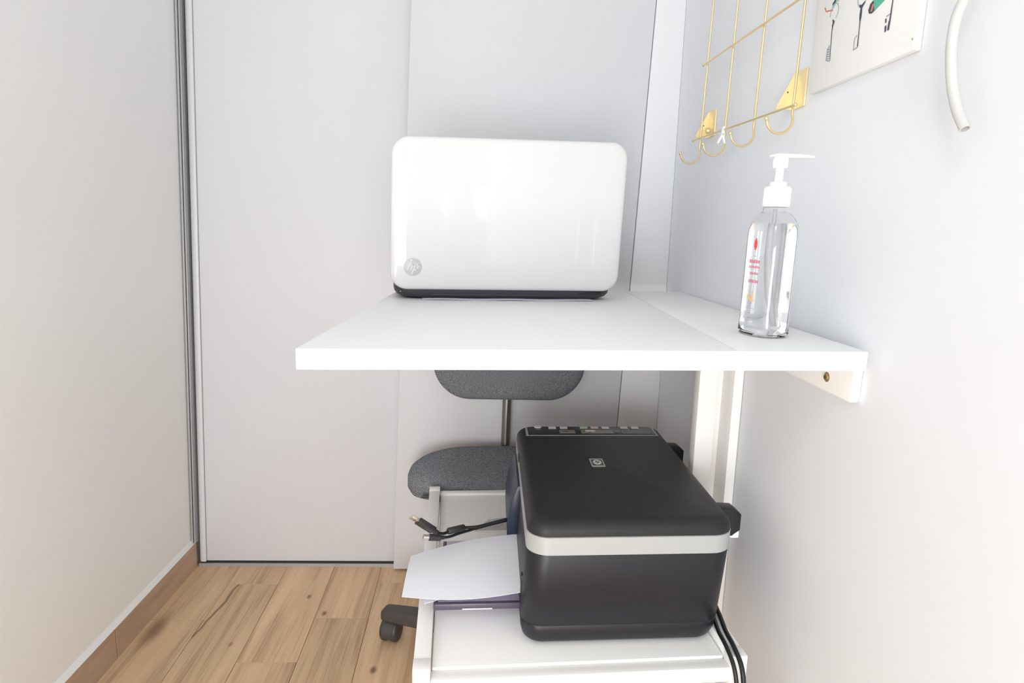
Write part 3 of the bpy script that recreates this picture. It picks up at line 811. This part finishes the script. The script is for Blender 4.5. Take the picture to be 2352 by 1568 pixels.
# lid emblem
bm = nb(); EX, EY = .1945, 1.004
prism(bm, rrect(EX - .0115, EX + .0115, EY - .0185, EY + .0185, .002, 3), ZL - .0003, ZL + .0007)
xf(bm, pp); em = obj('emblem', bm, M['silver'], t, 'small silver emblem on the lid')
bm = nb()
prism(bm, rrect(EX - .0095, EX + .0095, EY - .0130, EY + .0130, .001, 2), ZL + .0006, ZL + .0010)
xf(bm, pp); obj('emblem_field', bm, M['pr_panel'], em)
bm = nb()
lathe(bm, [(.0072, 0), (.0072, .0006)], (0, 0, 0), 24, sy=1.45)
xf(bm, lambda x, y, z: pp(EX + x, EY + y, ZL + .0009 + z)); ed = obj('emblem_disc', bm, M['button'], em)
bm = nb()
letters_hp(bm, lambda a, b, tt: pp(EX + a * .9, EY + b * 1.2, ZL + tt), .0066, .0013, .0017)
obj('emblem_letters', bm, M['pr_panel'], em)
# lid finger notch on the left side
bm = nb(); box(bm, (X0 - .0010, 1.065, Z0 + .166), (X0 + .006, 1.095, Z0 + .176), .002); xf(bm, pp); obj('lid_notch', bm, M['black_gloss'], t)
# front (left side) navy flap and output mouth
bm = nb()
prism(bm, [(X0 + .004, Z0 + .150), (X0 - .0040, Z0 + .148), (X0 - .0140, Z0 + .122), (X0 - .0200, Z0 + .085), (X0 - .020, Z0 + .058), (X0 + .004, Z0 + .055)], 1.005, 1.165, .0015, axis='Y')
xf(bm, pp); obj('front_flap', bm, M['pr_navy'], t, 'navy front flap standing slightly open')
bm = nb(); box(bm, (X0 - .0015, .835, Z0 + .034), (X0 + .012, 1.0, Z0 + .100), .002); xf(bm, pp); obj('output_slot', bm, M['black_gloss'], t)
bm = nb(); box(bm, (X0 - .0045, .822, Z0 + .050), (X0 + .006, .834, Z0 + .092), .002); xf(bm, pp); obj('slot_guide', bm, M['pr_black'], t)
# paper tray
bm = nb()
box(bm, (-.064, .8365, Z0 + .0305), (X0 + .008, .8440, Z0 + .0405), .0020)
box(bm, (-.066, .8395, Z0 + .0305), (-.060, 1.030, Z0 + .0380), .0015)
xf(bm, pp); tr = obj('paper_tray', bm, M['pr_tray'], t, 'dark violet-grey paper tray pulled out to the left')
bm = nb(); box(bm, (-.060, .8440, Z0 + .0310), (X0 + .004, 1.030, Z0 + .0382), .001); xf(bm, pp); obj('tray_floor', bm, M['tray_floor'], tr, 'lilac grey floor of the paper tray')
bm = nb(); box(bm, (-.024, .8350, Z0 + .0318), (.020, .8366, Z0 + .0338), .0006); xf(bm, pp); obj('tray_slide', bm, M['button'], tr, 'light grey slide on the tray edge')
bm = nb()
prism(bm, [(-.012, 1.010), (.060, 1.010), (.060, 1.052), (.040, 1.060), (.012, 1.052)], Z0 + .064, Z0 + .0665, .0006)
xf(bm, pp); obj('paper_stop', bm, M['smoke'], t, 'smoky clear paper stop')
# rear brackets (right side of the photo)
for y, white in ((.846, True), (1.118, False)):
    bm = nb()
    prism(bm, [(X1 - .010, Z0 + .1830), (X1 + .0180, Z0 + .1815), (X1 + .0290, Z0 + .173), (X1 + .0290, Z0 + .148), (X1 + .0230, Z0 + .146), (X1 + .0180, Z0 + .139), (X1 + .0140, Z0 + .139), (X1 - .010, Z0 + .165)], y - .0, y + .022, .0012, axis='Y')
    xf(bm, lambda x, yy, z: (x, yy, z)); rb = obj('rear_bracket', bm, M['pr_black'], t)
    if white:
        bm = nb(); box(bm, (X1 + .0150, y + .002, Z0 + .1345), (X1 + .029, y + .020, Z0 + .1460), .002)
        obj('bracket_pad', bm, M['cart'], rb, 'cream pad under the bracket')

# ------------------------------------------------------------------ paper in the tray
def patch_sheet(name, corners, lift, label, m, nx=18, ny=14):
    """sheet through four corners (near-left, near-right, far-right, far-left) with an arch; 0.3 mm thick"""
    a, b, c, d = [V(p) for p in corners]
    bm = nb(); top = []; bot = []
    for j in range(ny + 1):
        v = j / ny; r1 = []; r2 = []
        for i in range(nx + 1):
            u = i / nx
            p = a * (1 - u) * (1 - v) + b * u * (1 - v) + c * u * v + d * (1 - u) * v
            p = p + V(lift(u, v))
            r1.append(bm.verts.new(p)); r2.append(bm.verts.new(p - V((0, 0, .0004))))
        top.append(r1); bot.append(r2)
    for j in range(ny):
        for i in range(nx):
            bm.faces.new((top[j][i], top[j][i + 1], top[j + 1][i + 1], top[j + 1][i]))
            bm.faces.new((bot[j][i], bot[j + 1][i], bot[j + 1][i + 1], bot[j][i + 1]))
    for j in range(ny):
        for i, fl in ((0, 1), (nx, 0)):
            q = (top[j][i], top[j + 1][i], bot[j + 1][i], bot[j][i]); bm.faces.new(q if fl else q[::-1])
    for i in range(nx):
        for j, fl in ((0, 0), (ny, 1)):
            q = (top[j][i], top[j][i + 1], bot[j][i + 1], bot[j][i]); bm.faces.new(q if fl else q[::-1])
    o = obj(name, bm, m)
    ctr = (a + b + c + d) / 4
    return tag(recenter(o, ctr), label, 'paper')
def up(u, v): return (0, -.013 * math.sin(PI * u) * (1 - v), .010 * math.sin(PI * u) * v * (1 - .3 * v) + .006 * math.sin(PI * v) * (1 - u))
patch_sheet('paper_sheet', [(-.1115, .836, .345), (.0655, .8275, .3585), (.0675, 1.001, .360), (-.1135, .968, .336)], up,
            'white blank sheet curling off the top of the printer tray', M['paper'])
patch_sheet('paper_sheet', [(-.0790, .8280, .3385), (.0520, .8900, .3390), (.0540, .990, .3415), (-.0900, .975, .3360)], lambda u, v: (0, 0, .001 * math.sin(PI * v)),
            'lower paper sheet in the tray showing one corner over the cart edge', M['paper'])

# ------------------------------------------------------------------ USB cable and second cable on the paper
t = thing('usb_cable', 'black cable with a bare metal USB plug lying across the printer paper', 'cable', (-.02, .985, .375))
bm = nb(); tube(bm, spline([(.058, 1.022, .379), (.043, 1.010, .3815), (.020, 1.003, .3785), (-.005, .995, .3755), (-.025, .990, .3760), (-.048, .976, .3770), (-.060, .963, .3790), (-.0685, .9535, .3845)], 8), .0026, 10)
obj('cable_cord', bm, M['cable'], t)
bm = nb(); tube(bm, [(-.0260, .9905, .3765), (-.0275, .9895, .3766), (-.0520, .9740, .3778), (-.0535, .9730, .3780)], [.0042, .0058, .0058, .0044], 12); obj('ferrite', bm, M['plug'], t)
# USB-A plug: axis from cable end up and left
A = V((-.0690, .9530, .3850)); D = (V((-.1105, .9445, .4175)) - A); Ln = D.length; D.normalize()
Uv = D.cross(V((0, .55, .83))).normalized(); Wv = Uv.cross(D).normalized()
def plugbox(s0, s1, hw, hh, bev=.0008):
    b = nb(); box(b, (s0, -hw, -hh), (s1, hw, hh), bev)
    xf(b, lambda s, a, c: A + D * s + Uv * a + Wv * c); return b
b = plugbox(0, .010, .0042, .0034); b2 = None
obj('strain_relief', b, M['plug'], t)
plug = obj('plug_body', plugbox(.008, Ln - .013, .0092, .0045, .0012), M['plug'], t)
sh = obj('plug_shell', plugbox(Ln - .0132, Ln, .0066, .0024, .0003), M['steel'], plug, 'bare steel plug shell')
bm = nb()
for a in (-.0027, .0027):
    box(bm, (Ln - .0085, a - .0011, .0022), (Ln - .0062, a + .0011, .00262))
    box(bm, (Ln - .0085, a - .0011, -.00262), (Ln - .0062, a + .0011, -.0022))
xf(bm, lambda s, a, c: A + D * s + Uv * a + Wv * c); obj('plug_hole', bm, M['hole'], sh)

t = thing('data_cable', 'second black cable with a round-tipped plug beneath the bare metal USB plug', 'cable', (-.04, .97, .372))
bm = nb(); tube(bm, spline([(.058, 1.028, .374), (.040, 1.016, .3755), (.015, 1.006, .3735), (-.010, .997, .3705), (-.033, .985, .3690), (-.050, .973, .3685), (-.060, .9680, .3695)], 8), .0024, 10)
obj('cable_cord', bm, M['cable'], t)
bm = nb(); tube(bm, [(-.0585, .9685, .3693), (-.0640, .9665, .3700), (-.0650, .9660, .3702), (-.0830, .9610, .3735), (-.0838, .9608, .3737)], [.0030, .0034, .0056, .0058, .0048], 12); pg = obj('plug_body', bm, M['plug'], t)
bm = nb(); tube(bm, [(-.0835, .9608, .3736), (-.0925, .9580, .3755)], .0044, 14, hollow=.7); obj('plug_shell', bm, M['steel'], pg, 'round steel plug tip')

# ------------------------------------------------------------------ two power cords hanging over the cart's front right corner
for k, (dx, dz, lab) in enumerate(((0.0, 0.0, 'black power cord hanging over the cart corner, the one closer to the printer'), (.0105, .0, 'black power cord hanging over the cart corner, the one closer to the right wall'))):
    bm = nb()
    tube(bm, spline([(.372 + dx, 1.10, .3165), (.362 + dx, .95, .3165), (.350 + dx, .84, .3170), (.3425 + dx, .793, .3195), (.3415 + dx, .762, .3185), (.3430 + dx, .737, .3080), (.3450 + dx * .9, .7255, .2860), (.3470 + dx * .8, .722, .25), (.348 + dx * .7, .722, .17),
                     (.335, .73, .12), (.305 - dx, .755, .13), (.282 + dx * 3.2 - .022, .790, .19), (.272 + dx * 2.6 - .016, .800, .25), (.266 + dx * 2.0 - .012, .805, .2815)], 8), .0030 if k == 0 else .0034, 10)
    o = obj('power_cord', bm, M['cable'])
    tag(recenter(o, (.345 + dx, .762, .3185)), lab, 'cord', 'power cords behind the printer')

# ------------------------------------------------------------------ light
w = bpy.data.worlds.new('World'); S.world = w; w.use_nodes = True
bg = w.node_tree.nodes['Background']; bg.inputs['Color'].default_value = (.97, .985, 1.0, 1); bg.inputs['Strength'].default_value = .68

def area(name, loc, tgt, sx, sz, power, col=(1, 1, 1)):
    l = bpy.data.lights.new(name, 'AREA'); l.shape = 'RECTANGLE'; l.size = sx; l.size_y = sz; l.energy = power; l.color = col
    o = bpy.data.objects.new(name, l); COL.objects.link(o); o.location = loc
    o.rotation_euler = (V(tgt) - V(loc)).to_track_quat('-Z', 'Y').to_euler()
    return o
area('window_light', (-.62, -.85, 2.0), (.44, .75, .75), .6, .6, 15, (.95, .98, 1.0))
area('rear_fill_light', (-.23, -1.30, .52), (-.05, 1.2, .45), .72, 1.0, 35, (.965, .985, 1))  # low fill added behind the viewer to lift the shade under the table
area('blind_slit', (.655, -1.32, .882), (.655, 0, .882), .065, .17, .22)
area('blind_slit', (.433, -1.32, .875), (.433, 0, .875), .028, .12, .055)

# ------------------------------------------------------------------ camera
F = 1434.0
pitch, yaw, roll = math.radians(9.8594), math.radians(2.635), math.radians(1.6)
Rv = V((math.cos(yaw), -math.sin(yaw), 0)); Fv = V((math.sin(yaw) * math.cos(pitch), math.cos(yaw) * math.cos(pitch), -math.sin(pitch)))
Uv_ = Rv.cross(Fv)
R2 = math.cos(roll) * Rv + math.sin(roll) * Uv_; U2 = -math.sin(roll) * Rv + math.cos(roll) * Uv_
cam = bpy.data.cameras.new('camera'); co = bpy.data.objects.new('camera', cam); COL.objects.link(co)
cam.sensor_width = 36; cam.sensor_fit = 'HORIZONTAL'; cam.lens = F / 2352 * 36; cam.clip_start = .01
mw = Matrix((R2, U2, -Fv)).transposed().to_4x4(); mw.translation = V((0, 0, .87)); co.matrix_world = mw
S.camera = co

S.view_settings.view_transform = 'Standard'; S.view_settings.look = 'None'; S.view_settings.gamma = 1
S.view_settings.use_curve_mapping = False
S.view_settings.exposure = -0.07
S.cycles.max_bounces = 20; S.cycles.diffuse_bounces = 16; S.cycles.transmission_bounces = 14; S.cycles.glossy_bounces = 6; S.cycles.transparent_max_bounces = 12
S.cycles.caustics_refractive = True; S.cycles.sample_clamp_indirect = 6
